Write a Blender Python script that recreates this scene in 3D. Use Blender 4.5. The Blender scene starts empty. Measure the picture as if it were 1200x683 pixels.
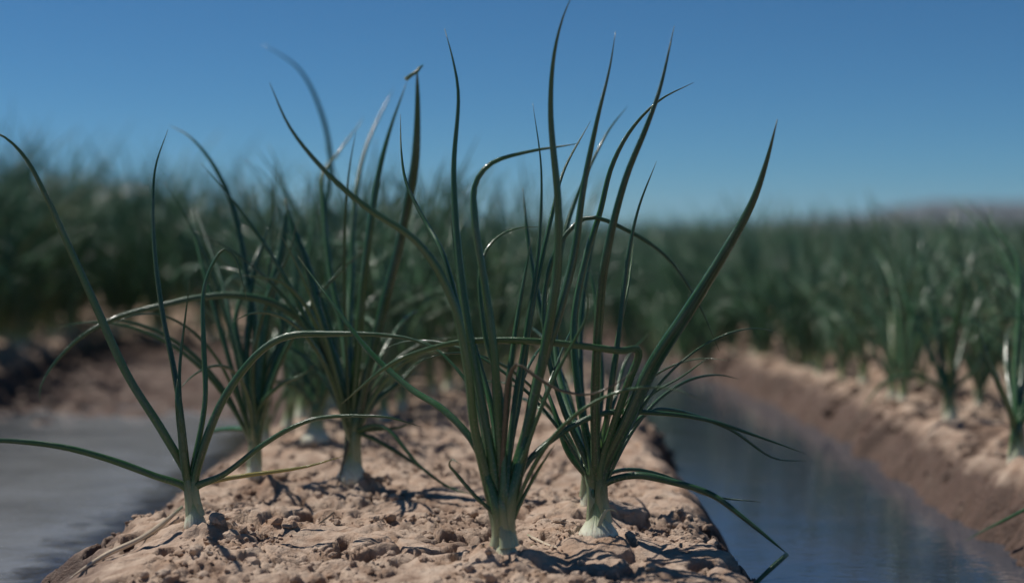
import bpy, math, random
import numpy as np
from mathutils import Vector, Matrix, Euler, noise

random.seed(7)
rng = np.random.default_rng(7)
scene = bpy.context.scene
COL = scene.collection

# ------------------------------------------------------------------ camera
CAM_Z = 0.32
LENS = 50.0
FPX = LENS / 36.0 * 1200.0
cam_d = bpy.data.cameras.new("camera")
cam = bpy.data.objects.new("camera", cam_d)
COL.objects.link(cam)
cam.location = (0, 0, CAM_Z)
cam.rotation_euler = (math.radians(90 - 2.28), 0, math.radians(0.69))
cam_d.lens = LENS
cam_d.sensor_width = 36
cam_d.clip_start = 0.02
cam_d.clip_end = 6000
cam_d.dof.use_dof = True
cam_d.dof.focus_distance = 1.50
cam_d.dof.aperture_fstop = 2.25
scene.camera = cam
CAM_M = cam.rotation_euler.to_matrix()

# ------------------------------------------------------------------ world, sun, exposure
SUN_ELEV = 56.0
SUN_DIR = Vector((-0.86, 0.42, 0)).normalized()      # horizontal direction towards the sun
world = bpy.data.worlds.new("World")
scene.world = world
world.use_nodes = True
nt = world.node_tree
bg = nt.nodes["Background"]
sky = nt.nodes.new("ShaderNodeTexSky")
sky.sky_type = 'NISHITA'
sky.sun_disc = False
sky.sun_elevation = math.radians(SUN_ELEV)
sky.sun_rotation = math.atan2(SUN_DIR.x, SUN_DIR.y)
sky.altitude = 3000
sky.air_density = 1.0
sky.dust_density = 0.0
sky.ozone_density = 10.0
tint = nt.nodes.new("ShaderNodeMix")            # the deep, slightly green blue of a dry desert sky
tint.data_type = 'RGBA'; tint.blend_type = 'MULTIPLY'
tint.inputs[0].default_value = 1.0
tint.inputs[7].default_value = (.45, .835, .88, 1)
nt.links.new(sky.outputs[0], tint.inputs[6])
nt.links.new(tint.outputs[2], bg.inputs[0])
bg.inputs[1].default_value = 0.072

sun_d = bpy.data.lights.new("sun", 'SUN')
sun_d.energy = 4.8
sun_d.angle = math.radians(0.5)
sun_d.color = (1.0, 0.94, 0.86)
sun = bpy.data.objects.new("sun", sun_d)
COL.objects.link(sun)
sv = Vector((SUN_DIR.x * math.cos(math.radians(SUN_ELEV)), SUN_DIR.y * math.cos(math.radians(SUN_ELEV)), math.sin(math.radians(SUN_ELEV))))
sun.rotation_euler = sv.to_track_quat('Z', 'Y').to_euler()

scene.view_settings.view_transform = 'Standard'
scene.view_settings.look = 'None'
scene.view_settings.exposure = 0.0
scene.view_settings.gamma = 1.0
scene.view_settings.use_curve_mapping = False
scene.cycles.use_denoising = True
try:
    scene.cycles.denoiser = 'OPENIMAGEDENOISE'
except Exception:
    pass
scene.cycles.max_bounces = 6
scene.cycles.caustics_reflective = False
scene.cycles.caustics_refractive = False

# ------------------------------------------------------------------ helpers
def at(px, py, Y):
    """point in the place seen at (px, py) of the photograph when it stands Y metres away"""
    d = CAM_M @ Vector(((px - 600) / FPX, -(py - 341.5) / FPX, -1.0))
    k = Y / d.y
    return Vector((d.x * k, Y, CAM_Z + d.z * k))

def mesh_obj(name, verts, faces, mat, parent=None, uvs=None, smooth=True):
    me = bpy.data.meshes.new(name)
    me.from_pydata(verts, [], faces)
    if uvs is not None:
        lay = me.uv_layers.new(name="UVMap")
        idx = np.empty(len(me.loops), dtype=np.int32)
        me.loops.foreach_get("vertex_index", idx)
        lay.data.foreach_set("uv", np.asarray(uvs, dtype=np.float32)[idx].ravel())
    if smooth:
        me.polygons.foreach_set("use_smooth", [True] * len(me.polygons))
    me.materials.append(mat)
    o = bpy.data.objects.new(name, me)
    COL.objects.link(o)
    if parent is not None:
        o.parent = parent
    return o

def tag(o, label=None, cat=None, group=None, kind=None):
    if label: o["label"] = label
    if cat: o["category"] = cat
    if group: o["group"] = group
    if kind: o["kind"] = kind
    return o

# ------------------------------------------------------------------ materials
def new_mat(name):
    m = bpy.data.materials.new(name)
    m.use_nodes = True
    return m, m.node_tree, m.node_tree.nodes["Principled BSDF"]

def N(t, kind, **kw):
    n = t.nodes.new(kind)
    for k, v in kw.items():
        if k.startswith("_"):
            setattr(n, k[1:], v)
        else:
            n.inputs[k.replace("_", " ")].default_value = v
    return n

def mixc(t, fac, a, b, blend='MIX'):
    n = t.nodes.new("ShaderNodeMix")
    n.data_type = 'RGBA'
    n.blend_type = blend
    for sock, val in ((0, fac), (6, a), (7, b)):
        if hasattr(val, "links") or hasattr(val, "is_linked"):
            t.links.new(val, n.inputs[sock])
        else:
            n.inputs[sock].default_value = val if sock == 0 else (*val, 1)
    return n.outputs[2]

def ramp(t, src, stops):
    n = t.nodes.new("ShaderNodeMapRange")
    n.inputs[1].default_value, n.inputs[2].default_value = stops[0], stops[1]
    n.inputs[3].default_value, n.inputs[4].default_value = (stops[2], stops[3]) if len(stops) > 2 else (0, 1)
    t.links.new(src, n.inputs[0])
    return n.outputs[0]

def math_n(t, op, a, b):
    n = t.nodes.new("ShaderNodeMath"); n.operation = op
    for i, v in enumerate((a, b)):
        if hasattr(v, "is_linked"): t.links.new(v, n.inputs[i])
        else: n.inputs[i].default_value = v
    return n.outputs[0]

# soil
def soil_material():
    m, t, p = new_mat("dry_soil")
    geo = N(t, "ShaderNodeNewGeometry")
    sep = N(t, "ShaderNodeSeparateXYZ"); t.links.new(geo.outputs["Position"], sep.inputs[0])
    def noi(scale, detail=4, rough=.6):
        n = N(t, "ShaderNodeTexNoise", Scale=scale, Detail=detail, Roughness=rough)
        t.links.new(geo.outputs["Position"], n.inputs["Vector"])
        return n.outputs["Fac"]
    big, mid, fine, grit = noi(7), noi(38, 5), noi(170, 5), noi(700, 3)
    c = mixc(t, ramp(t, big, (.35, .65)), (.388, .266, .192), (.435, .322, .245))
    c = mixc(t, ramp(t, mid, (.42, .70)), c, (.50, .395, .31))
    c = mixc(t, ramp(t, fine, (.60, .76, 0, .7)), c, (.20, .115, .075))
    c = mixc(t, ramp(t, mid, (.44, .30, 0, .55)), c, (.33, .20, .115))
    c = mixc(t, ramp(t, grit, (.62, .74, 0, .6)), c, (.54, .44, .35))
    c = mixc(t, ramp(t, noi(11, 4, .6), (.54, .68, 0, .5)), c, (.245, .145, .092))
    # soil soaked by the water at the foot of the banks
    lvl = math_n(t, 'ADD', sep.outputs[2], math_n(t, 'MULTIPLY', mid, .05))
    wet = ramp(t, lvl, (.026, -.004))
    c = mixc(t, wet, c, mixc(t, .5, (.095, .058, .043), mixc(t, ramp(t, fine, (.4, .6)), (.065, .042, .033), (.13, .082, .06))))
    t.links.new(c, p.inputs["Base Color"])
    t.links.new(ramp(t, wet, (0, 1, .95, .55)), p.inputs["Roughness"])
    p.inputs["Specular IOR Level"].default_value = .25
    b1 = N(t, "ShaderNodeBump", Strength=.85, Distance=.004); t.links.new(fine, b1.inputs["Height"])
    b2 = N(t, "ShaderNodeBump", Strength=.8, Distance=.0015); t.links.new(grit, b2.inputs["Height"])
    t.links.new(b1.outputs[0], b2.inputs["Normal"])
    t.links.new(b2.outputs[0], p.inputs["Normal"])
    return m

def water_material(name, film):
    m, t, p = new_mat(name)
    geo = N(t, "ShaderNodeNewGeometry")
    mp = N(t, "ShaderNodeMapping"); mp.inputs["Scale"].default_value = (1.0, 1.6, 1.0)
    t.links.new(geo.outputs["Position"], mp.inputs[0])
    def noi(scale, detail=3, rough=.5, dist=0.):
        n = N(t, "ShaderNodeTexNoise", Scale=scale, Detail=detail, Roughness=rough, Distortion=dist)
        t.links.new(mp.outputs[0], n.inputs["Vector"])
        return n.outputs["Fac"]
    p.inputs["IOR"].default_value = 1.55 if film else 1.75
    p.inputs["Specular IOR Level"].default_value = .5
    rip, swell = noi(48, 2), noi(9, 2)
    fw = N(t, "ShaderNodeTexNoise", Scale=120.0, Detail=2.0)
    mp3 = N(t, "ShaderNodeMapping"); mp3.inputs["Scale"].default_value = (.35, 1.0, 1.0)
    t.links.new(geo.outputs["Position"], mp3.inputs[0]); t.links.new(mp3.outputs[0], fw.inputs["Vector"])
    rip = math_n(t, 'ADD', rip, math_n(t, 'MULTIPLY', fw.outputs[0], .45))
    h = math_n(t, 'ADD', rip, math_n(t, 'MULTIPLY', swell, 1.5))
    b = N(t, "ShaderNodeBump", Strength=.2 if film else .14, Distance=.0035)
    t.links.new(h, b.inputs["Height"]); t.links.new(b.outputs[0], p.inputs["Normal"])
    if film:
        sep = N(t, "ShaderNodeSeparateXYZ"); t.links.new(geo.outputs["Position"], sep.inputs[0])
        edge = math_n(t, 'ADD', sep.outputs[0], math_n(t, 'MULTIPLY', noi(14, 5, .65, .6), .22))
        f = ramp(t, edge, (-.46, -.52))            # dust film floats away from the bed's edge
        patch = ramp(t, noi(5, 5, .6, .5), (.32, .62, .68, 1))
        f = math_n(t, 'MULTIPLY', f, patch)
        c = mixc(t, f, (.04, .032, .028), mixc(t, noi(120, 3), (.15, .16, .178), (.225, .235, .25)))
        t.links.new(c, p.inputs["Base Color"])
        t.links.new(ramp(t, f, (0, 1, .03, .17)), p.inputs["Roughness"])
    else:
        t.links.new(mixc(t, ramp(t, swell, (.4, .6)), (.032, .044, .064), (.040, .050, .070)), p.inputs["Base Color"])
        p.inputs["Roughness"].default_value = .03
    return m

def leaf_material(name, dark, light, bloom, odd=None, coat=.3):
    odd = odd or light
    m, t, p = new_mat(name)
    uv = N(t, "ShaderNodeUVMap")
    sep = N(t, "ShaderNodeSeparateXYZ"); t.links.new(uv.outputs[0], sep.inputs[0])
    info = N(t, "ShaderNodeObjectInfo")
    mp = N(t, "ShaderNodeMapping"); mp.inputs["Scale"].default_value = (26, 2.2, 1)
    t.links.new(uv.outputs[0], mp.inputs[0])
    comb = N(t, "ShaderNodeCombineXYZ"); t.links.new(math_n(t, 'MULTIPLY', info.outputs["Random"], 50.), comb.inputs[2])
    add = N(t, "ShaderNodeVectorMath", _operation='ADD'); t.links.new(mp.outputs[0], add.inputs[0]); t.links.new(comb.outputs[0], add.inputs[1])
    st = N(t, "ShaderNodeTexNoise", Scale=1.0, Detail=3.0); t.links.new(add.outputs[0], st.inputs["Vector"])
    mp2 = N(t, "ShaderNodeMapping"); mp2.inputs["Scale"].default_value = (2, 9, 1)
    t.links.new(uv.outputs[0], mp2.inputs[0])
    add2 = N(t, "ShaderNodeVectorMath", _operation='ADD'); t.links.new(mp2.outputs[0], add2.inputs[0]); t.links.new(comb.outputs[0], add2.inputs[1])
    bl = N(t, "ShaderNodeTexNoise", Scale=1.0, Detail=5.0, Roughness=.65); t.links.new(add2.outputs[0], bl.inputs["Vector"])
    c = mixc(t, info.outputs["Random"], dark, light)
    c = mixc(t, ramp(t, info.outputs["Random"], (.90, .96, 0, .8)), c, odd)
    c = mixc(t, ramp(t, st.outputs[0], (.45, .66, 0, .6)), c, tuple(x * 1.9 for x in light))
    c = mixc(t, ramp(t, st.outputs[0], (.46, .30, 0, .6)), c, tuple(x * .55 for x in dark))
    c = mixc(t, ramp(t, bl.outputs[0], (.42, .75, 0, .6)), c, bloom)
    # paler sheath towards the neck, dry tip
    c = mixc(t, ramp(t, sep.outputs[1], (.14, .0, 0, .75)), c, (.15, .22, .085))
    c = mixc(t, ramp(t, sep.outputs[1], (.10, .0, 0, .9)), c, (.42, .45, .29))
    tipn = math_n(t, 'ADD', sep.outputs[1], math_n(t, 'MULTIPLY', bl.outputs[0], .05))
    c = mixc(t, ramp(t, tipn, (.955, 1.02, 0, .5)), c, (.20, .17, .075))
    # specks of soil dust, most near the ground
    tc = N(t, "ShaderNodeTexCoord")
    sp = N(t, "ShaderNodeTexNoise", Scale=420.0, Detail=2.0); t.links.new(tc.outputs["Object"], sp.inputs["Vector"])
    dust = math_n(t, 'MULTIPLY', ramp(t, sp.outputs[0], (.58, .70)), ramp(t, sep.outputs[1], (.0, .5, .45, .06)))
    c = mixc(t, dust, c, (.30, .24, .18))
    t.links.new(c, p.inputs["Base Color"])
    t.links.new(ramp(t, bl.outputs[0], (.3, .7, .12, .34)), p.inputs["Roughness"])
    p.inputs["Specular IOR Level"].default_value = .42
    p.inputs["Coat Weight"].default_value = coat
    p.inputs["Coat Roughness"].default_value = .12
    b = N(t, "ShaderNodeBump", Strength=.5, Distance=.0012); t.links.new(st.outputs[0], b.inputs["Height"])
    t.links.new(b.outputs[0], p.inputs["Normal"])
    return m

def bulb_material():
    m, t, p = new_mat("onion_bulb_skin")
    uv = N(t, "ShaderNodeUVMap")
    sep = N(t, "ShaderNodeSeparateXYZ"); t.links.new(uv.outputs[0], sep.inputs[0])
    mp = N(t, "ShaderNodeMapping"); mp.inputs["Scale"].default_value = (22, 1.4, 1)
    t.links.new(uv.outputs[0], mp.inputs[0])
    st = N(t, "ShaderNodeTexNoise", Scale=1.0, Detail=3.0); t.links.new(mp.outputs[0], st.inputs["Vector"])
    v = math_n(t, 'ADD', sep.outputs[1], math_n(t, 'MULTIPLY', math_n(t, 'SUBTRACT', st.outputs[0], .5), .22))
    c = mixc(t, ramp(t, v, (.30, .62)), (.70, .70, .56), (.24, .33, .14))
    c = mixc(t, ramp(t, v, (.58, .95)), c, (.11, .185, .07))
    c = mixc(t, ramp(t, v, (.30, .12, 0, .85)), c, (.40, .30, .21))
    tc = N(t, "ShaderNodeTexCoord")
    sp = N(t, "ShaderNodeTexNoise", Scale=160.0, Detail=5.0, Roughness=.65); t.links.new(tc.outputs["Object"], sp.inputs["Vector"])
    dirt = math_n(t, 'MULTIPLY', ramp(t, sp.outputs[0], (.47, .62)), ramp(t, sep.outputs[1], (.12, .6, .85, .05)))
    c = mixc(t, dirt, c, (.34, .24, .165))
    t.links.new(c, p.inputs["Base Color"])
    p.inputs["Roughness"].default_value = .38
    p.inputs["Subsurface Weight"].default_value = .12
    p.inputs["Subsurface Radius"].default_value = (.004, .004, .002)
    b = N(t, "ShaderNodeBump", Strength=.7, Distance=.002); t.links.new(st.outputs[0], b.inputs["Height"])
    t.links.new(b.outputs[0], p.inputs["Normal"])
    return m

M_SOIL = soil_material()
M_WATER = water_material("clear_ditch_water", False)
M_FILM = water_material("dusty_ditch_water", True)
M_LEAF = leaf_material("onion_leaf_green", (.011, .044, .016), (.038, .104, .030), (.095, .15, .11), (.09, .15, .05))
M_FIELD = leaf_material("field_leaf_green", (.034, .094, .046), (.078, .165, .072), (.21, .29, .23), (.21, .21, .09), coat=.08)
M_YELLOW = leaf_material("yellowing_leaf", (.27, .235, .06), (.31, .265, .08), (.34, .28, .12))
M_DRY = leaf_material("dry_straw_leaf", (.50, .41, .30), (.55, .46, .34), (.60, .52, .42))
M_BROWN = leaf_material("brown_leaf", (.05, .045, .028), (.07, .06, .035), (.12, .11, .08))
M_SHEATH = leaf_material("pale_sheath", (.36, .38, .24), (.40, .42, .28), (.46, .44, .33))
M_BULB = bulb_material()

# ------------------------------------------------------------------ ground
WATER_Z = -0.085
PITCH = 1.22
def sm(a, b, x):
    t = np.clip((x - a) / (b - a), 0, 1)
    return t * t * (3 - 2 * t)

def bend(y):
    """the rows swing gently to the left further off"""
    q = max(0.0, min(y, 6.0) - 2.6)
    return -.055 * q * q - .374 * max(0.0, y - 6.0)

def left_bank(y):
    """the bank of the left ditch swells inwards further off"""
    return .035 * math.sin(y * 3.1)

def profile(x, y):
    """height of beds and ditches across the rows (x right) at distance y"""
    x = np.asarray(x, dtype=float) - bend(y)
    lo = -0.17
    k = left_bank(y)
    c = lo + (0 - lo) * np.minimum(sm(-.635, -.39, x) ** .8, sm(.318, .180, x))
    r = lo + (-.012 - lo) * np.minimum(sm(.545, .69, x) ** .72, sm(1.60, 1.42, x))
    l = lo + (0.0 - lo) * np.minimum(sm(-1.10 + k, -1.27 + k, x) ** .9, sm(-2.10, -1.90, x))
    z = np.maximum(np.maximum(c, r), l)
    # the left ditch runs out in a flat of soaked mud
    silt = lo + .132 * max(0.0, min(1.0, (y - 2.58) / 1.75)) ** .45 + .038 * float(sm(4.35, 4.75, y))
    z = np.where((x > -1.6) & (x < -.4), np.maximum(z, silt), z)
    far = np.where(x > 1.55, (x - .5), np.where(x < -2.05, (-1.10 - x), 0))
    ph = np.mod(far, PITCH)
    f = lo + (0 - lo) * np.minimum(sm(.02, .17, ph), sm(1.10, .92, ph))
    return np.where((x > 1.57) | (x < -2.07), f, z)

def clod_noise(x, y, fine):
    v = Vector((x, y, 0.0))
    h = .009 * noise.fractal(v * 8, 1.0, 2.0, 3)
    h += .003 * noise.fractal(v * 45 + Vector((7, 3, 1)), .8, 2.1, 3)
    if x > .5 or x < -1.0 or (x < -.5 and y > 2.5):                      # rougher, cloddy banks
        h += .021 * noise.fractal(v * 15 + Vector((4, 4, 0)), .9, 2.1, 3)
        d, pts = noise.voronoi(v * 22.0)
        h += .010 * max(0, math.sin(pts[0][0] * 91.7 + pts[0][1] * 47.3)) * max(0, 1 - d[0] * 1.6)
    if fine:
        w = v + Vector((noise.noise(v * 24), noise.noise(v * 24 + Vector((9, 9, 9))), 0)) * .02
        w += Vector((noise.noise(v * 90), noise.noise(v * 90 + Vector((9, 9, 9))), 0)) * .004
        d, pts = noise.voronoi(w * 15.0)
        crack = d[1] - d[0]
        patch = max(0., min(1., noise.noise(v * 6 + Vector((2, 8, 0))) * 2.2 + .35))
        h -= .014 * patch * math.exp(-(crack / .04) ** 2)
        q = pts[0]
        h += .0045 * patch * math.sin(q[0] * 91.7 + q[1] * 47.3)
        rough = max(0., min(1., noise.noise(v * 8 + Vector((31, 5, 0))) * 3.2 + .22))
        d2, p2 = noise.voronoi(w * 52.0)
        s = math.sin(p2[0][0] * 57.1 + p2[0][1] * 131.9)
        h += rough * (.0033 * s - .0034 * math.exp(-((d2[1] - d2[0]) / .16) ** 2))
        d3, p3 = noise.voronoi(w * 120.0)
        h += (.3 + .7 * rough) * .0017 * math.sin(p3[0][0] * 77.1 + p3[0][1] * 31.9)
        pit = noise.noise(v * 34 + Vector((3, 40, 2)))
        if pit > .34:
            h -= min(.016, .14 * (pit - .34))
    return h

EDGE = .03
def edge_wob(x, y):
    """slumped, ragged bed edges: a shift of the edge that differs on the two sides of a bed"""
    a = [noise.noise(Vector((k * 7.3, y * 9, 2))) + .6 * noise.noise(Vector((k * 5.1, y * 24, 8))) for k in range(4)]
    return np.interp(x, [-1.3, -.55, .25, .62], a)

HERO_BASES = [at(px, py, Y) for px, py, Y in ((232, 628, 1.50), (297, 578, 1.80), (412, 575, 1.78), (592, 655, 1.39), (703, 642, 1.455), (690, 606, 1.61))]
def mound(x, y):
    """soil heaped and cracked round the near bulbs"""
    h = 0.0
    for p in HERO_BASES:
        r = math.hypot(x - p.x, y - p.y)
        if r < .09:
            h += .009 * math.exp(-((r - .022) / .022) ** 2) * (1 + .9 * noise.noise(Vector((x * 60, y * 60, 1))))
    return h

def ground_z(x, y, fine=True):
    w = .018 * noise.noise(Vector((0, min(y, 60) * 2.3, 4))) + EDGE * min(1, max(0, 6 - y)) * float(edge_wob(x, y))
    return float(profile(x + w, y)) + clod_noise(x, y, fine) + (mound(x, y) if fine else 0)

def spans(*segs):
    out = []
    for a, b, s in segs:
        out += list(np.arange(a, b, s))
    return out

xs = spans((-1.16, -.74, .02), (-.74, -.60, .008), (-.60, .30, .0030), (.30, .50, .012), (.50, .95, .007), (.95, 1.7, .03), (1.7, 6, .06))
xs = list(reversed([x for x in spans((1.30, 2.2, .03), (2.2, 6, .06))])) and ([-x for x in reversed(spans((1.6, 2.2, .03), (2.2, 6, .06)))] + spans((-1.6, -1.16, .010)) + xs)
g = 6.0
outer = []
while g < 3000:
    g *= 1.35
    outer.append(g)
xs = [-v for v in reversed(outer)] + xs + outer
ys = spans((-2.0, 1.15, .15), (1.15, 1.9, .0030), (1.9, 2.6, .006), (2.6, 4.2, .013), (4.2, 8, .05), (8, 20, .25))
g = 20.0
while g < 4000:
    ys.append(g)
    g *= 1.25
ys = [-3000, -300, -40, -8] + ys
xs, ys = np.array(xs), np.array(ys)
nx, ny = len(xs), len(ys)
V = np.empty((ny, nx, 3))
V[..., 0] = xs[None, :]
V[..., 1] = ys[:, None]
for j, y in enumerate(ys):
    wob = .018 * noise.noise(Vector((0, min(y, 60) * 2.3, 4)))
    V[j, :, 2] = profile(xs + wob + EDGE * min(1, max(0, 6 - y)) * edge_wob(xs, y), y)
    V[j, np.abs(xs) > 5.8, 2] = -.03
    if y > 24: V[j, :, 2] = -.03
    if y < 1.0:
        for i in range(nx):
            if -.75 < xs[i] < .9 and y > -1:
                V[j, i, 2] += .010 * noise.fractal(Vector((xs[i], y, 0)) * 9, 1.0, 2.0, 3)
        continue
    if y > 8:
        continue
    for i, x in enumerate(xs):
        if -2 < x < 2:
            inb = (-.62 < x < .30 and y < 2.9) or (.5 < x < 1.0 and y < 3.2)
            V[j, i, 2] += clod_noise(x, y, inb) + (mound(x, y) if inb and y < 2 else 0)
idx = np.arange(nx * ny).reshape(ny, nx)
F = np.stack([idx[:-1, :-1], idx[:-1, 1:], idx[1:, 1:], idx[1:, :-1]], -1).reshape(-1, 4)
me = bpy.data.meshes.new("ground")
me.vertices.add(nx * ny)
me.vertices.foreach_set("co", V.reshape(-1))
me.loops.add(F.size)
me.loops.foreach_set("vertex_index", F.reshape(-1).astype(np.int32))
me.polygons.add(len(F))
me.polygons.foreach_set("loop_start", np.arange(0, F.size, 4, dtype=np.int32))
me.polygons.foreach_set("use_smooth", [True] * len(F))
me.update(calc_edges=True)
me.materials.append(M_SOIL)
ground = bpy.data.objects.new("ground", me)
COL.objects.link(ground)
tag(ground, "tan dry cracked soil of the raised beds with wet ditch banks", "ground", kind="structure")

def hills():
    vs, fs = [], []
    n = 160
    for k in range(n + 1):
        a = math.radians(-32 + 64 * k / n)
        u = math.degrees(a)
        h = 14 + 50 * max(0, min(1, (u - 8) / 8)) + 9 * noise.noise(Vector((u * .35, 0, 0))) + 4 * noise.noise(Vector((u * 1.3, 5, 0)))
        for d, f in ((2350, 0), (2600, .55 + .2 * noise.noise(Vector((u * 2, 9, 1)))), (2800, 1), (3100, 0)):
            vs.append((math.sin(a) * d, math.cos(a) * d, -1 + max(4, h) * f))
    for k in range(n):
        for j in range(3):
            p = k * 4 + j
            fs.append((p, p + 4, p + 5, p + 1))
    m, t, pr = new_mat("desert_hill")
    geo = N(t, "ShaderNodeNewGeometry")
    nz = N(t, "ShaderNodeTexNoise", Scale=.012, Detail=5.0); t.links.new(geo.outputs["Position"], nz.inputs["Vector"])
    t.links.new(mixc(t, nz.outputs[0], (.022, .026, .026), (.042, .042, .038)), pr.inputs["Base Color"])
    pr.inputs["Roughness"].default_value = .95
    o = mesh_obj("hills", vs, fs, m)
    tag(o, "low blue-grey desert hills on the far horizon at right", "hills", kind="structure")
hills()

def haze():
    x, y0, y1, z0, z1 = 2400, -400, 3400, -3, 75
    vs = [(sx * x, y, z) for z in (z0, z1) for y in (y0, y1) for sx in (-1, 1)]
    fs = [(0, 2, 3, 1), (4, 5, 7, 6), (0, 1, 5, 4), (2, 6, 7, 3), (0, 4, 6, 2), (1, 3, 7, 5)]
    m = bpy.data.materials.new("thin_dry_air"); m.use_nodes = True
    t = m.node_tree
    t.nodes.remove(t.nodes["Principled BSDF"])
    v = t.nodes.new("ShaderNodeVolumePrincipled")
    v.inputs["Color"].default_value = (.75, .86, 1, 1)
    v.inputs["Density"].default_value = .00014
    v.inputs["Anisotropy"].default_value = .2
    t.links.new(v.outputs[0], t.nodes["Material Output"].inputs["Volume"])
    o = mesh_obj("haze", vs, fs, m, smooth=False)
    tag(o, "thin pale haze over the whole field", "haze", kind="stuff")
haze()

def water(name, x0, x1, mat, label):
    n = 40
    yy = [-1.5 + 24 * (k / n) ** 2 for k in range(n + 1)]
    vs, fs = [], []
    for y in yy:
        vs += [(x0 + bend(y), y, WATER_Z), (x1 + bend(y), y, WATER_Z)]
    for k in range(n):
        fs.append((2 * k, 2 * k + 1, 2 * k + 3, 2 * k + 2))
    o = mesh_obj(name, vs, fs, mat)
    tag(o, label, "water", kind="structure")
water("water", -1.24, -.44, M_FILM, "grey dusty irrigation water in the ditch left of the bed")
water("water", .22, .66, M_WATER, "blue rippled irrigation water in the ditch right of the bed")

# loose crumbs of soil, uncountable
def clods():
    vs, fs = [], []
    ico_v = [Vector(v).normalized() for v in ((0, 0, 1), (.894, 0, .447), (.276, .851, .447), (-.724, .526, .447), (-.724, -.526, .447), (.276, -.851, .447),
             (.724, .526, -.447), (-.276, .851, -.447), (-.894, 0, -.447), (-.276, -.851, -.447), (.724, -.526, -.447), (0, 0, -1))]
    ico_f = [(0, 1, 2), (0, 2, 3), (0, 3, 4), (0, 4, 5), (0, 5, 1), (1, 6, 2), (2, 7, 3), (3, 8, 4), (4, 9, 5), (5, 10, 1),
             (6, 7, 2), (7, 8, 3), (8, 9, 4), (9, 10, 5), (10, 6, 1), (11, 7, 6), (11, 8, 7), (11, 9, 8), (11, 10, 9), (11, 6, 10)]
    # one subdivision
    cache, nf, nv = {}, [], list(ico_v)
    def midp(a, b):
        k = (min(a, b), max(a, b))
        if k not in cache:
            nv.append(((nv[a] + nv[b]) / 2).normalized()); cache[k] = len(nv) - 1
        return cache[k]
    for a, b, c in ico_f:
        d, e, f = midp(a, b), midp(b, c), midp(c, a)
        nf += [(a, d, f), (d, b, e), (f, e, c), (d, e, f)]
    n = 0
    while n < 7000:
        if n < 5400:
            x, y = random.uniform(-.56, .26), 1.2 + 1.6 * random.random() ** 1.4
        else:
            x, y = random.choice((random.uniform(.60, .95), random.uniform(.60, .95), random.uniform(-1.5, -1.2))), random.uniform(1.5, 5)
        dens = noise.noise(Vector((x * 8 + 31, y * 8 + 5, 0))) * 2.4 + .02
        if random.random() > dens + .16:
            continue
        z = ground_z(x, y)
        if z < WATER_Z + .01:
            continue
        r = .0009 + .0022 * random.random() ** 2 + .006 * random.random() ** 14
        if n >= 5400: r *= 2.8
        sc = Vector((random.uniform(.8, 1.3), random.uniform(.8, 1.3), random.uniform(.5, .9))) * r
        R = Euler((random.uniform(-.5, .5), random.uniform(-.5, .5), random.uniform(0, 6.3))).to_matrix()
        off = Vector((random.uniform(0, 99), random.uniform(0, 99), 0))
        b0 = len(vs)
        big = r > .0035
        for v in (nv if big else ico_v):
            w = v * (1 + .42 * noise.noise(v * 1.7 + off) + .16 * noise.noise(v * 4 + off))
            w = R @ Vector((w.x * sc.x, w.y * sc.y, w.z * sc.z))
            vs.append((x + w.x, y + w.y, z + w.z + r * .25))
        fs += [(a + b0, b + b0, c + b0) for a, b, c in (nf if big else ico_f)]
        n += 1
    o = mesh_obj("soil_crumbs", vs, fs, M_SOIL, smooth=False)
    tag(o, "loose tan crumbs of dry soil scattered over the beds", "soil", kind="stuff")
clods()

# ------------------------------------------------------------------ leaf and bulb builders
def catmull(pts, n):
    P = [Vector(p) for p in pts]
    P = [P[0] * 2 - P[1]] + P + [P[-1] * 2 - P[-2]]
    dense = []
    for k in range(1, len(P) - 2):
        p0, p1, p2, p3 = P[k - 1:k + 3]
        # centripetal parametrisation
        t0 = 0; t1 = t0 + max((p1 - p0).length, 1e-6) ** .5; t2 = t1 + max((p2 - p1).length, 1e-6) ** .5; t3 = t2 + max((p3 - p2).length, 1e-6) ** .5
        for s in range(14):
            t = t1 + (t2 - t1) * s / 14
            A1 = p0 * ((t1 - t) / (t1 - t0)) + p1 * ((t - t0) / (t1 - t0))
            A2 = p1 * ((t2 - t) / (t2 - t1)) + p2 * ((t - t1) / (t2 - t1))
            A3 = p2 * ((t3 - t) / (t3 - t2)) + p3 * ((t - t2) / (t3 - t2))
            B1 = A1 * ((t2 - t) / (t2 - t0)) + A2 * ((t - t0) / (t2 - t0))
            B2 = A2 * ((t3 - t) / (t3 - t1)) + A3 * ((t - t1) / (t3 - t1))
            dense.append(B1 * ((t2 - t) / (t2 - t1)) + B2 * ((t - t1) / (t2 - t1)))
    dense.append(P[-2])
    acc = [0]
    for a, b in zip(dense, dense[1:]):
        acc.append(acc[-1] + (b - a).length)
    L = acc[-1]
    out, k = [], 0
    for i in range(n + 1):
        s = L * i / n
        while k < len(acc) - 2 and acc[k + 1] < s:
            k += 1
        f = (s - acc[k]) / max(acc[k + 1] - acc[k], 1e-9)
        out.append(dense[k].lerp(dense[k + 1], min(max(f, 0), 1)))
    return out, L

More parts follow.
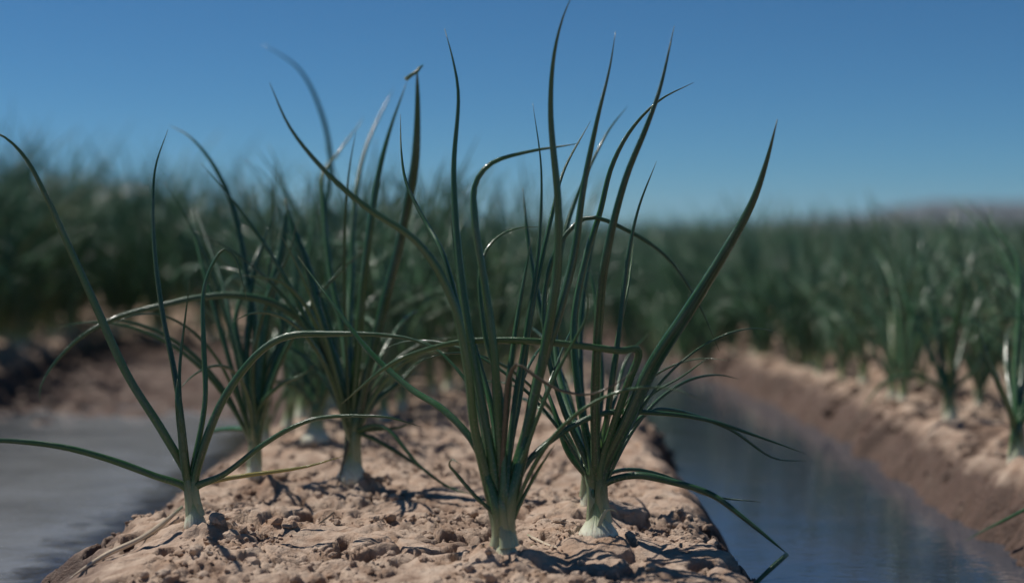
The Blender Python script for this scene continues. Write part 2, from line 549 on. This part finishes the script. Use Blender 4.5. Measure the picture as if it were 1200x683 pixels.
def leaf_geo(pts, R, sides=10, n=44, flat=.78, tip=2.2, base=.72, wav=1.0):
    path, L = catmull(pts, n)
    seed = random.uniform(0, 100)
    ref = Vector((.35, -1, .1)).normalized()
    vs, uv, fs = [], [], []
    t_prev = None
    for i, p in enumerate(path):
        a, b = path[max(i - 1, 0)], path[min(i + 1, n)]
        t = (b - a).normalized()
        if t_prev is None:
            u = (ref - t * ref.dot(t)).normalized()
        else:
            u = (u - t * u.dot(t)).normalized()
        t_prev = t
        w = t.cross(u)
        s = i / n
        prof = (base + (1 - base) * float(sm(.03, .26, s))) * (1 - s ** tip) ** .75
        prof = max(prof, .05)
        prof *= 1 + .10 * noise.noise(Vector((seed, s * 7, 0))) * wav
        # a sharply bent leaf creases flat
        bend = 1 - max(-1, min(1, (path[i] - a).normalized().dot((b - path[i]).normalized()))) if 0 < i < n else 0
        fl = flat * max(.45, 1 - bend * 4)
        r = R * prof
        for k in range(sides):
            ang = 2 * math.pi * k / sides
            cu, cw = math.cos(ang), math.sin(ang)
            rr = r * (1 + .05 * math.cos(3 * ang + seed))
            vs.append(p + u * (cu * rr * fl) + w * (cw * rr))
            uv.append((abs(2 * k / sides - 1) + seed, s))
    for i in range(n):
        for k in range(sides):
            k2 = (k + 1) % sides
            fs.append((i * sides + k, i * sides + k2, (i + 1) * sides + k2, (i + 1) * sides + k))
    fs.append(tuple(n * sides + k for k in range(sides)))
    return vs, fs, uv

def bulb_geo(base, neck, r_bulb, r_neck, sides=18, n=22, bury=.012, taper=False):
    """bulb half sunk in the soil, drawn up into the sheathed neck"""
    vs, fs, uv = [], [], []
    ax = neck - base
    for i in range(n + 1):
        s = i / n
        p = base + ax * s - Vector((0, 0, bury)) * (1 - s)
        if s < .3:
            r = r_bulb * math.sqrt(max(.02, 1 - ((.24 - s) / .27) ** 2))
        else:
            r = r_neck + (r_bulb - r_neck) * math.exp(-((s - .24) / .17) ** 2)
        if s > .85:
            r *= 1 - .75 * ((s - .85) / .15)
        if taper and s > .42:
            r *= max(.12, 1 - .88 * ((s - .42) / .5))
        for k in range(sides):
            a = 2 * math.pi * k / sides
            rr = r * (1 + .025 * math.cos(5 * a + 1.3 + s * 2) + .03 * noise.noise(Vector((base.x * 90, math.cos(a) * 1.5, math.sin(a) * 1.5 + s * 3))))
            vs.append(Vector((p.x + rr * math.cos(a), p.y + rr * math.sin(a), p.z)))
            uv.append((abs(2 * k / sides - 1) + base.x * 7, s))
    for i in range(n):
        for k in range(sides):
            k2 = (k + 1) % sides
            fs.append((i * sides + k, i * sides + k2, (i + 1) * sides + k2, (i + 1) * sides + k))
    fs.append(tuple(n * sides + k for k in range(sides)))
    return vs, fs, uv

def hero(base_px, Y, neck_px, r_bulb, r_neck, leaves, label, group="onion plants on the near end of the bed", extra=0, fat=1.0):
    """an onion whose leaves were measured off the photograph; a leaf is (pixels, radius mm, depth shift at tip, options)"""
    b = at(*base_px, Y)
    b.z = ground_z(b.x, b.y, False) + .002
    nk = at(*neck_px, Y)
    root = bpy.data.objects.new("onion_plant", None)
    root.empty_display_size = .03
    root.location = b
    COL.objects.link(root)
    tag(root, label, "onion plant", group)
    loc = lambda vs: [tuple(v - b) for v in vs]
    if r_bulb:
        vs, fs, uv = bulb_geo(b, nk, r_bulb, r_neck, taper=True)
        mesh_obj("bulb", loc(vs), fs, M_BULB, root, uv)
    low = b.lerp(nk, .55)
    for k, lf in enumerate(leaves):
        px, rad, dy = lf[:3]
        opt = lf[3] if len(lf) > 3 else {}
        mat = opt.get("mat", M_LEAF)
        n = len(px)
        d0 = opt.get("y0", random.uniform(-.006, .006))
        bow = opt.get("bow", random.uniform(-.02, .02))
        pts = []
        for i, (x, y) in enumerate(px):
            s = i / (n - 1)
            pts.append(at(x, y, Y + d0 + dy * s + bow * math.sin(math.pi * s)))
        ws = random.uniform(0, 99)
        pts = [q + Vector((noise.noise(Vector((ws, i * .9, 0))), noise.noise(Vector((ws, i * .9, 7))), 0)) * .0022 for i, q in enumerate(pts)]
        if not opt.get("free"):
            side = max(-1, min(1, (px[min(2, n - 1)][0] - neck_px[0]) / 30.0))
            rad_dir = Vector((side, random.uniform(-1, 1) * math.sqrt(max(0, 1 - side * side)) - .15, 0))
            if rad_dir.length > 1: rad_dir.normalize()
            ax = nk - b
            start = [b + ax * .30 + rad_dir * r_neck * .75, b + ax * .62 + rad_dir * r_neck * .50]
            if (nk - b).length > .04: start.append(b + ax * .88 + rad_dir * r_neck * .48)
            while len(pts) > 2 and (pts[0] - b).dot(ax) < ax.dot(ax) * 1.02:
                pts.pop(0)
            pts = start + pts
            opt = dict(opt); opt.setdefault("base", max(.9, min(2.4, r_neck * .58 / (rad * .0009 * fat))))
        vs, fs, uv = leaf_geo(pts, rad * .90 * fat / 1000., flat=opt.get("flat", .8), tip=opt.get("tip", 2.7), n=opt.get("n", 46), base=opt.get("base", 1.2))
        o = mesh_obj("leaf", loc(vs), fs, mat, root, uv)
        if opt.get("label"):
            o["label"] = opt["label"]
    for k in range(extra):
        az = random.uniform(0, 6.28)
        pts = random_leaf(az, *((random.uniform(.7, 1.25), random.uniform(.20, .34), random.uniform(.5, 1.3)) if k % 2 == 0 or fat == 1 else (random.uniform(.15, .7), random.uniform(.28, .42), random.uniform(.1, .6))), 0)
        z0 = (nk - b).z
        pts = [Vector((q.x, q.y, max(.006, q.z - .03 + z0 * .7))) for q in pts]
        vs, fs, uv = leaf_geo(pts, random.uniform(.0014, .0025) * fat ** 1.5, sides=8, n=36, tip=3)
        mesh_obj("leaf", [tuple(v) for v in vs], fs, M_YELLOW if random.random() < .05 else M_LEAF, root, uv)
    return root

def random_leaf(az, lean, length, curl, fold):
    p = Vector((math.cos(az) * .003, math.sin(az) * .003, .03))
    pts = [p.copy()]
    th = lean * .35
    n = 9
    side = random.uniform(-.12, .12)
    for k in range(n):
        s = k / n
        th += (lean * .65) / n + curl * s / n * 2
        if fold and abs(s - fold) < .06:
            th += random.uniform(.7, 1.3)
        a = az + side * k
        st = length / n
        p = p + Vector((math.sin(th) * math.cos(a), math.sin(th) * math.sin(a), math.cos(th))) * st
        if p.z < .004: p.z = .004
        pts.append(p.copy())
    return pts

# ------------------------------------------------------------------ the plants in focus
Y1 = 1.50
hero((232, 628), Y1, (223, 566), .0125, .0082, [
    ([(220, 560), (190, 505), (150, 440), (108, 350), (78, 285), (55, 232), (28, 182), (0, 158), (-30, 150)], 5.2, -.05),
    ([(212, 572), (180, 557), (130, 539), (80, 525), (30, 518), (-20, 517), (-80, 530)], 4.2, -.10, {"tip": 3}),
    ([(218, 555), (212, 500), (209, 470), (208, 444)], 5.0, .0, {"tip": 5, "label": "green leaf snapped short with a dark tip"}),
    ([(219, 555), (213, 490), (203, 430), (190, 370), (182, 300), (179, 240), (183, 195), (197, 152)], 3.6, .05),
    ([(226, 556), (240, 470), (238, 400), (240, 340), (250, 308), (263, 292), (274, 300), (284, 330), (288, 350)], 3.4, .05),
    ([(229, 560), (243, 510), (266, 462), (305, 411), (338, 394), (390, 391), (453, 393), (490, 400), (520, 418)], 5.0, -.03),
    ([(233, 581), (262, 556), (308, 521), (345, 499), (374, 490), (420, 487), (455, 489), (495, 500)], 3.4, -.04),
    ([(222, 330), (217, 380), (210, 436), (211, 480), (218, 555)][::-1], 2.6, .03),
    ([(237, 586), (270, 567), (308, 556), (360, 546), (404, 534)], 3.0, .06, {"mat": M_YELLOW, "label": "yellowing leaf hanging low over the soil"}),
], "onion plant at the left water's edge, arching leaves out over the grey ditch")

hero((297, 578), 1.80, (300, 500), .011, .008, [
    ([(303, 500), (322, 430), (345, 380), (385, 330)], 5.0, .08),
    ([(300, 500), (290, 420), (292, 380), (297, 330), (310, 280), (325, 240)], 4.0, .08),
    ([(299, 500), (287, 430), (276, 380), (282, 345), (300, 300), (315, 275)], 3.4, .1),
    ([(297, 505), (296, 430), (313, 350), (340, 295), (346, 262)], 3.2, -.04),
    ([(305, 505), (310, 440), (330, 390), (320, 345), (286, 320), (252, 312)], 3.2, .1),
    ([(300, 500), (306, 420), (318, 340), (330, 300), (338, 235)], 6.0, .05, {"tip": 6}),
    ([(303, 480), (330, 450), (352, 440), (372, 425)], 3.4, -.05),
    ([(294, 500), (272, 500), (250, 505), (230, 520)], 4.2, .1),
    ([(300, 480), (300, 400), (290, 330), (272, 240), (248, 190), (222, 160), (199, 147)], 4.2, .12),
    ([(297, 480), (275, 400), (262, 340), (245, 290), (228, 240)], 3.4, .2),
], "onion plant behind the left water's-edge onion, its tall leaf folded to a peak", extra=8, fat=1.2)

hero((412, 575), 1.78, (414, 500), .020, .0100, [
    ([(402, 500), (385, 420), (365, 388), (325, 357), (277, 346), (230, 349), (190, 358), (140, 371), (98, 393), (62, 428), (47, 455), (47, 474)], 4.4, -.12, {"tip": 3}),
    ([(410, 490), (395, 430), (378, 380), (360, 310), (343, 268), (334, 232)], 5.2, .05, {"tip": 5}),
    ([(414, 490), (420, 400), (428, 320), (436, 250), (445, 200), (458, 150), (477, 97)], 5.2, .02),
    ([(420, 490), (432, 430), (452, 350), (467, 290), (478, 240), (487, 190), (489, 130), (488, 80)], 5.6, -.02, {"tip": 7}),
    ([(488, 84), (482, 88), (476, 93)][::-1] + [(492, 80), (496, 76)], 2.2, 0, {"free": 1, "n": 12, "y0": -.02, "tip": 4}),
    ([(410, 490), (403, 400), (388, 320), (380, 250), (378, 205), (395, 180), (427, 138)], 4.2, .22),
    ([(418, 490), (408, 400), (412, 330), (416, 240), (430, 170), (461, 104)], 4.4, .3),
    ([(416, 500), (440, 470), (468, 448), (492, 425), (510, 412)], 4.2, .05),
    ([(420, 515), (450, 500), (492, 546), (530, 572), (556, 580)], 3.2, -.1),
    ([(420, 505), (455, 520), (490, 545), (510, 560), (526, 576)], 3.2, -.05),
    ([(410, 500), (390, 430), (372, 385), (352, 350), (328, 330), (285, 322)], 3.6, -.08),
    ([(425, 548), (448, 522), (470, 500), (492, 488)], 2.6, -.02),
    ([(406, 545), (398, 560), (391, 577)], 2.6, -.03, {"mat": M_BROWN, "label": "withered brown leaf hanging to the soil"}),
], "pale-based onion with a fat white bulb, left of centre, behind two front onions", extra=11, fat=1.2)

hero((369, 528), 2.18, (372, 470), .022, .011, [
    ([(372, 470), (385, 400), (386, 330), (382, 250), (388, 190), (376, 130), (350, 80), (308, 52)], 5.4, .15),
    ([(368, 470), (352, 420), (330, 370), (300, 340), (270, 330)], 5.0, .1),
    ([(374, 470), (392, 420), (420, 370), (450, 340), (480, 330)], 5.0, .1),
    ([(371, 470), (370, 400), (362, 340), (350, 280)], 5.0, .1),
    ([(375, 470), (400, 380), (410, 320), (405, 270)], 5.0, .1),
    ([(366, 480), (340, 450), (310, 450), (285, 470)], 4.6, -.1),
    ([(376, 475), (396, 440), (430, 430), (455, 440)], 4.6, -.1),
], "blurred onion with a round pale bulb, second in line behind the left-hand onions", extra=8, fat=1.1)

Y5 = 1.39
hero((592, 655), Y5, (590, 611), .0145, .0112, [
    ([(578, 590), (556, 500), (548, 430), (530, 350), (490, 285), (430, 243), (382, 203), (341, 150), (316, 97)], 5.0, -.06),
    ([(595, 590), (618, 500), (640, 400), (652, 320), (654, 242), (646, 132), (648, 66), (660, 22), (671, -6)], 5.6, -.03, {"tip": 2.6}),
    ([(584, 590), (566, 480), (548, 380), (537, 300), (533, 200), (537, 110), (530, 70), (522, 34)], 5.6, .05, {"tip": 1.7}),
    ([(592, 585), (584, 500), (578, 400), (566, 320), (557, 258), (558, 216), (575, 192), (623, 177), (655, 172), (681, 168)], 5.0, .03, {"mat": M_LEAF}),
    ([(600, 590), (615, 520), (632, 440), (655, 370), (672, 300), (684, 220), (700, 140), (714, 80), (722, 38)], 6.8, .02, {"tip": 1.6}),
    ([(594, 580), (602, 480), (618, 380), (630, 300), (633, 200), (626, 122)], 3.8, .07, {"tip": 1.5}),
    ([(588, 590), (594, 470), (606, 380), (622, 280)], 4.2, .05),
    ([(590, 580), (586, 460), (568, 390), (564, 310), (580, 280), (605, 268), (634, 266)], 3.2, .08),
    ([(582, 600), (556, 520), (520, 480), (480, 455), (432, 410), (385, 352), (350, 300)], 4.2, .12),
    ([(580, 605), (556, 580), (535, 555), (527, 545), (531, 538), (541, 545)], 2.6, -.03),
    ([(598, 595), (612, 550), (645, 516), (704, 485), (770, 484), (830, 492), (890, 512), (946, 532)], 3.6, .10),
    ([(585, 590), (570, 510), (555, 460), (524, 420), (500, 402), (470, 396)], 3.0, .1),
    ([(588, 580), (592, 500), (596, 440), (606, 427), (628, 440), (655, 456), (690, 462), (722, 450), (745, 432)], 3.0, -.06, {"mat": M_BROWN, "label": "brown withered leaf curling over between the stems"}),
    ([(597, 590), (622, 510), (650, 440), (676, 396), (689, 366), (684, 338), (672, 330)], 2.6, -.05),
    ([(586, 590), (578, 490), (560, 420), (542, 352), (528, 250)], 3.8, .1),
    ([(590, 585), (598, 520), (607, 470), (625, 350), (646, 260), (660, 200), (693, 142)], 3.8, .16),
    ([(606, 600), (626, 560), (650, 520)], 2.4, -.03),
    ([(582, 596), (560, 470), (520, 300), (500, 262), (476, 215), (470, 178), (470, 134)], 3.6, .15),
], "front centre onion plant, nearest of all, a dense sheaf of tall upright leaves", extra=3)

Y6 = 1.455
hero((703, 642), Y6, (698, 562), .0205, .0098, [
    ([(699, 545), (698, 460), (701, 380), (710, 310), (733, 211), (756, 150), (774, 105), (790, 31)], 5.6, -.04, {"tip": 2.6}),
    ([(708, 548), (735, 490), (765, 430), (805, 365), (851, 294), (880, 238), (898, 190), (911, 140)], 8.8, -.05, {"tip": 2.4}),
    ([(696, 550), (680, 470), (672, 380), (688, 300), (702, 250), (717, 195), (738, 153), (772, 118), (814, 97)], 4.4, .06),
    ([(704, 545), (716, 460), (726, 390), (735, 310), (748, 245), (769, 189)], 3.6, .03),
    ([(692, 550), (660, 480), (640, 400), (640, 330), (660, 280), (690, 255), (735, 270), (782, 302), (815, 350), (843, 412)], 3.2, .06),
    ([(704, 548), (722, 490), (738, 445), (748, 416), (744, 409), (728, 411), (695, 407), (640, 401), (590, 399), (539, 401), (490, 413), (455, 428), (400, 474)], 4.8, -.04, {"tip": 4, "n": 90, "flat": .6, "label": "leaf folded sharply over and lying level across the plant"}),
    ([(706, 550), (740, 490), (763, 463), (800, 440), (834, 416)], 2.2, .05),
    ([(714, 560), (740, 557), (790, 565), (835, 580), (870, 606), (924, 650)], 4.2, -.05, {"tip": 4}),
    ([(923, 649), (905, 665), (885, 684), (870, 700)], 3.0, -.02, {"free": 1, "y0": -.05, "n": 16, "tip": 3, "base": .9}),
    ([(712, 557), (740, 550), (780, 558), (830, 580), (892, 588)], 2.4, .05),
    ([(690, 560), (668, 530), (650, 480), (635, 440)], 4.6, .05),
    ([(703, 545), (714, 470), (724, 400), (738, 330), (742, 285)], 3.2, .08),
    ([(690, 555), (672, 500), (655, 440), (650, 350), (665, 260), (710, 160), (735, 125)], 4.2, .3),
    ([(706, 552), (735, 505), (770, 480), (850, 500), (905, 536), (950, 540)], 2.6, .16),
    ([(699, 634), (702, 618), (706, 604), (712, 597), (719, 597), (723, 601)], 2.6, .0, {"free": 1, "n": 20, "y0": -.013, "bow": 0, "mat": M_SHEATH, "tip": 3, "flat": .35, "label": "pale sheath peeling away from the bulb"}),
], "onion plant with a white bulb at the bed's right edge, broad leaves leaning right", extra=3)

hero((690, 606), 1.61, (690, 545), .010, .0085, [
    ([(688, 540), (664, 470), (640, 390), (622, 300), (612, 220)], 4.6, .1),
    ([(692, 540), (705, 470), (700, 380), (690, 300)], 4.6, .15),
    ([(686, 545), (655, 500), (620, 470), (590, 465)], 4.0, .15),
    ([(694, 540), (720, 470), (735, 420), (760, 390)], 3.6, .15),
    ([(690, 540), (680, 440), (684, 350), (705, 240)], 4.2, .12),
], "small onion plant tucked close behind the white-bulbed right-edge onion", extra=4)

GR = "onion plants on the bank right of the blue ditch"
hero((1113, 492), 2.46, (1112, 455), .014, .010, [
    ([(1108, 455), (1085, 400), (1062, 350), (1050, 310)], 6.0, .1),
    ([(1113, 455), (1118, 390), (1128, 340), (1125, 305), (1112, 292)], 6.4, -.05),
    ([(1116, 455), (1130, 400), (1150, 350), (1170, 330)], 5.5, .1),
    ([(1111, 455), (1100, 400), (1090, 340), (1080, 290), (1085, 260)], 6.0, .15),
    ([(1118, 460), (1145, 430), (1160, 400), (1180, 395)], 4.5, .1),
    ([(1106, 460), (1070, 440), (1035, 450), (1010, 480)], 5.0, -.1),
    ([(1114, 455), (1120, 400), (1140, 300), (1160, 260)], 5.0, .2),
], "blurred onion plant on the right bank with one pale broad leaf bent at its tip", GR)
hero((1192, 540), 2.02, (1192, 490), .014, .011, [
    ([(1188, 490), (1170, 450), (1152, 410), (1144, 365)], 5.4, -.05),
    ([(1192, 490), (1190, 430), (1195, 360), (1190, 300), (1165, 265), (1160, 240)], 5.0, .2),
    ([(1196, 490), (1215, 430), (1230, 370)], 5.4, .05),
    ([(1194, 490), (1200, 420), (1210, 330)], 5.4, .1),
    ([(1190, 490), (1180, 430), (1180, 380)], 5.4, .12),
    ([(1198, 490), (1230, 450), (1250, 400), (1215, 380), (1165, 365)], 4.0, .0),
], "onion plant cut by the right edge of the photo, highest on the bank", GR)
hero((1290, 602), 1.66, (1286, 560), .012, .009, [
    ([(1284, 560), (1255, 590), (1225, 598), (1190, 606), (1160, 618), (1129, 634)], 3.8, .17),
    ([(1288, 560), (1300, 480), (1310, 400)], 5.0, .1),
    ([(1286, 560), (1275, 470), (1280, 380)], 5.0, .1),
    ([(1290, 560), (1330, 500), (1370, 470)], 5.0, .1),
], "onion leaf reaching in from the right edge to dip into the blue ditch", GR)

# dry leaf litter on the bed
def litter(pts3, rad, label, mat=M_DRY):
    c = sum(pts3, Vector()) / len(pts3)
    vs, fs, uv = leaf_geo(pts3, rad, sides=6, n=18, flat=.4, tip=4, base=.6)
    o = mesh_obj("dry_leaf", [tuple(v - c) for v in vs], fs, mat, None, uv)
    o.location = c
    tag(o, label, "dry leaf")
def on_soil(px, Y, lift=.003):
    p = at(px, 600, Y)
    return Vector((p.x, Y, ground_z(p.x, Y) + lift))
litter([on_soil(214, 1.57, .012), on_soil(170, 1.49), on_soil(122, 1.44), on_soil(80, 1.38)], .0034, "pale dry leaf lying down the bank left of the water's-edge onion")
litter([on_soil(622, 1.47), on_soil(650, 1.49), on_soil(682, 1.50)], .0015, "thin pale straw on the soil between the two front bulbs")
litter([on_soil(618, 1.50), on_soil(640, 1.46), on_soil(654, 1.42)], .0015, "short straw crossing another straw right of the front centre onion")
litter([on_soil(395, 1.62), on_soil(380, 1.56), on_soil(372, 1.53)], .0013, "dark bit of withered leaf on the soil below the fat white bulb", M_BROWN)

# ------------------------------------------------------------------ the field
def plant_spec(h):
    fan = random.uniform(0, math.pi)
    out = []
    n = random.randint(9, 12)
    for k in range(n):
        az = fan + (k % 2) * math.pi + random.gauss(0, .5)
        s = k / (n - 1)
        lean = abs(random.gauss(.10 + .85 * (1 - s), .16))
        L = h * random.uniform(.75, 1.05) * (1.0 if s > .2 else .8)
        curl = abs(random.gauss(.15 + .8 * (1 - s), .3))
        fold = random.uniform(.55, .85) if random.random() < .18 else 0
        out.append((random_leaf(az, lean, L, curl, fold), random.uniform(.0036, .0058)))
    return out

def field_onion(h, parts=True):
    """one generated onion, its base at the origin: with its parts, or as one mesh where it is seen small"""
    spec = plant_spec(h)
    b, nk = Vector((0, 0, 0)), Vector((random.uniform(-.004, .004), random.uniform(-.004, .004), .055))
    bv, bf, bu = bulb_geo(b, nk, random.uniform(.010, .016), .0085, sides=12, n=14)
    if parts:
        root = bpy.data.objects.new("onion_plant", None)
        root.empty_display_size = .03
        COL.objects.link(root)
        mesh_obj("bulb", [tuple(v) for v in bv], bf, M_BULB, root, bu)
        for pts, r in spec:
            vs, fs, uv = leaf_geo(pts, r, sides=8, n=24, tip=2.0)
            mesh_obj("leaf", [tuple(v) for v in vs], fs, M_FIELD, root, uv)
        return root
    vs, fs, uv = [], [], []
    for pts, r in spec:
        a, f, u = leaf_geo(pts, r, sides=6, n=16, tip=2.0)
        k = len(vs)
        vs += [tuple(v) for v in a]; uv += u
        fs += [tuple(i + k for i in q) for q in f]
    nl = len(fs)
    k = len(vs)
    vs += [tuple(v) for v in bv]; uv += bu; fs += [tuple(i + k for i in q) for q in bf]
    o = mesh_obj("onion_plant", vs, fs, M_FIELD, None, uv)
    o.data.materials.append(M_BULB)
    o.data.polygons.foreach_set("material_index", [0] * nl + [1] * (len(fs) - nl))
    return o

near_kinds = [field_onion(random.uniform(.40, .50)) for _ in range(8)]
far_kinds = [field_onion(random.uniform(.40, .50), False) for _ in range(10)]
near_kids = {o.name: list(o.children) for o in near_kinds}
used = set()

def place(kind, x, y, scale, label, group):
    if kind.name not in used:
        used.add(kind.name); r = kind
    else:
        r = kind.copy(); COL.objects.link(r)
        for ch in near_kids.get(kind.name, ()):
            c = ch.copy(); COL.objects.link(c); c.parent = r
    r.location = (x, y, ground_z(x, y, False) - .003)
    r.rotation_euler = (random.gauss(0, .05), random.gauss(0, .05), random.uniform(0, 6.28))
    r.scale = (scale * random.uniform(.9, 1.1), scale * random.uniform(.9, 1.1), scale)
    tag(r, label, "onion plant", group)

LB = "blurred green onion plant crowded on the centre bed behind the front onions"
LL = "blurred dark green onion plant in the dense stand beyond the grey left ditch"
LR = "blurred green onion plant in the row on the bank beyond the blue right ditch"
GB, GL = "onion plants further back on the centre bed", "onion plants beyond the left ditch"
cands, beside = [], []
def rows(lines, y0, y1, step, scale, label, group, tint=None):
    for lx, start in lines:
        y = max(y0, start) + random.uniform(0, step)
        while y < y1:
            x = lx + random.gauss(0, .022) + bend(y) + (left_bank(y) if group == GL and lx > -1.5 else 0)
            u = (x / y) * FPX + 620
            if -500 < u < 1700:
                c = (y, x, scale * random.uniform(.93, 1.05), label, group)
                (cands if -70 < u < 1270 else beside).append(c)
            y += step * random.uniform(.75, 1.3)
rows([(-.42, 2.15), (-.35, 2.35), (-.29, 2.45), (-.22, 2.4), (-.11, 2.75), (-.03, 3.1), (.09, 2.9)], 1.98, 40, .13, 1.04, LB, GB)
rows([(-1.44, 0), (-1.36, 3.4), (-1.30, 4.2), (-1.15, 4.5), (-1.0, 4.5), (-.85, 4.5), (-.7, 4.4), (-1.44, 0), (-1.57, 0), (-1.73, 0), (-1.86, 0)], 2.2, 40, .15, 1.40, LL, GL)
rows([(-1.44 - PITCH * k - o, 0) for k in range(1, 16) for o in (0, .14, .28, .42)], 2.2, 40, .16, 1.38, LL, GL)
rows([(.60, 4.1), (.64, 3.9), (.70, 3.4), (.74, 2.62), (.88, 2.3), (1.10, 2.3), (1.25, 2.3)], 2.2, 40, .12, .88, LR, GR)
rows([(.74 + PITCH * k + o, 0) for k in range(1, 14) for o in (0, .14, .36, .5)], 2.2, 40, .13, 1.0, LR, GR)
cands.sort(key=lambda c: c[0])
for i, (y, x, s, label, group) in enumerate(cands[:288]):
    kind = random.choice(near_kinds if y < 3.7 else far_kinds)
    place(kind, x, y, s, label, group)
for o in near_kinds + far_kinds:
    assert o.name in used, o.name

# the rest of the field: too many to count, one object
def far_field(rest):
    allv, allf, alluv = [], [], []
    base = 0
    protos = []
    for _ in range(14):
        spec = plant_spec(.45)
        vs, fs, uv = [], [], []
        for pts, r in random.sample(spec, 7):
            a, f, u = leaf_geo(pts, r * 1.15, sides=4, n=7, tip=2.0)
            k = len(vs)
            vs += [tuple(v) for v in a]; uv += u
            fs += [tuple(i + k for i in q) for q in f]
        protos.append((np.array(vs), [q for q in fs], np.array(uv)))
    F = []
    for (y, x, s, _, _) in rest:
        if y > 9 and random.random() > 9 / y * 1.1:
            continue
        v, f, u = random.choice(protos)
        a = random.uniform(0, 6.28); ca, sa = math.cos(a), math.sin(a)
        w = np.empty_like(v)
        grow = 1 + max(0, (y - 9)) * .012
        w[:, 0] = (v[:, 0] * ca - v[:, 1] * sa) * s * grow + x
        w[:, 1] = (v[:, 0] * sa + v[:, 1] * ca) * s * grow + y
        w[:, 2] = v[:, 2] * s + float(profile(x, y))
        allv.append(w); alluv.append(u)
        F += [tuple(i + base for i in q) for q in f]
        base += len(v)
    o = mesh_obj("onion_field", np.concatenate(allv).tolist(), F, M_FIELD, None, np.concatenate(alluv))
    tag(o, "distant mass of green onion rows running back to the horizon", "crop field", kind="stuff")
far_field(cands[288:] + beside)
print("field candidates", len(cands), "last individual y", cands[287][0])
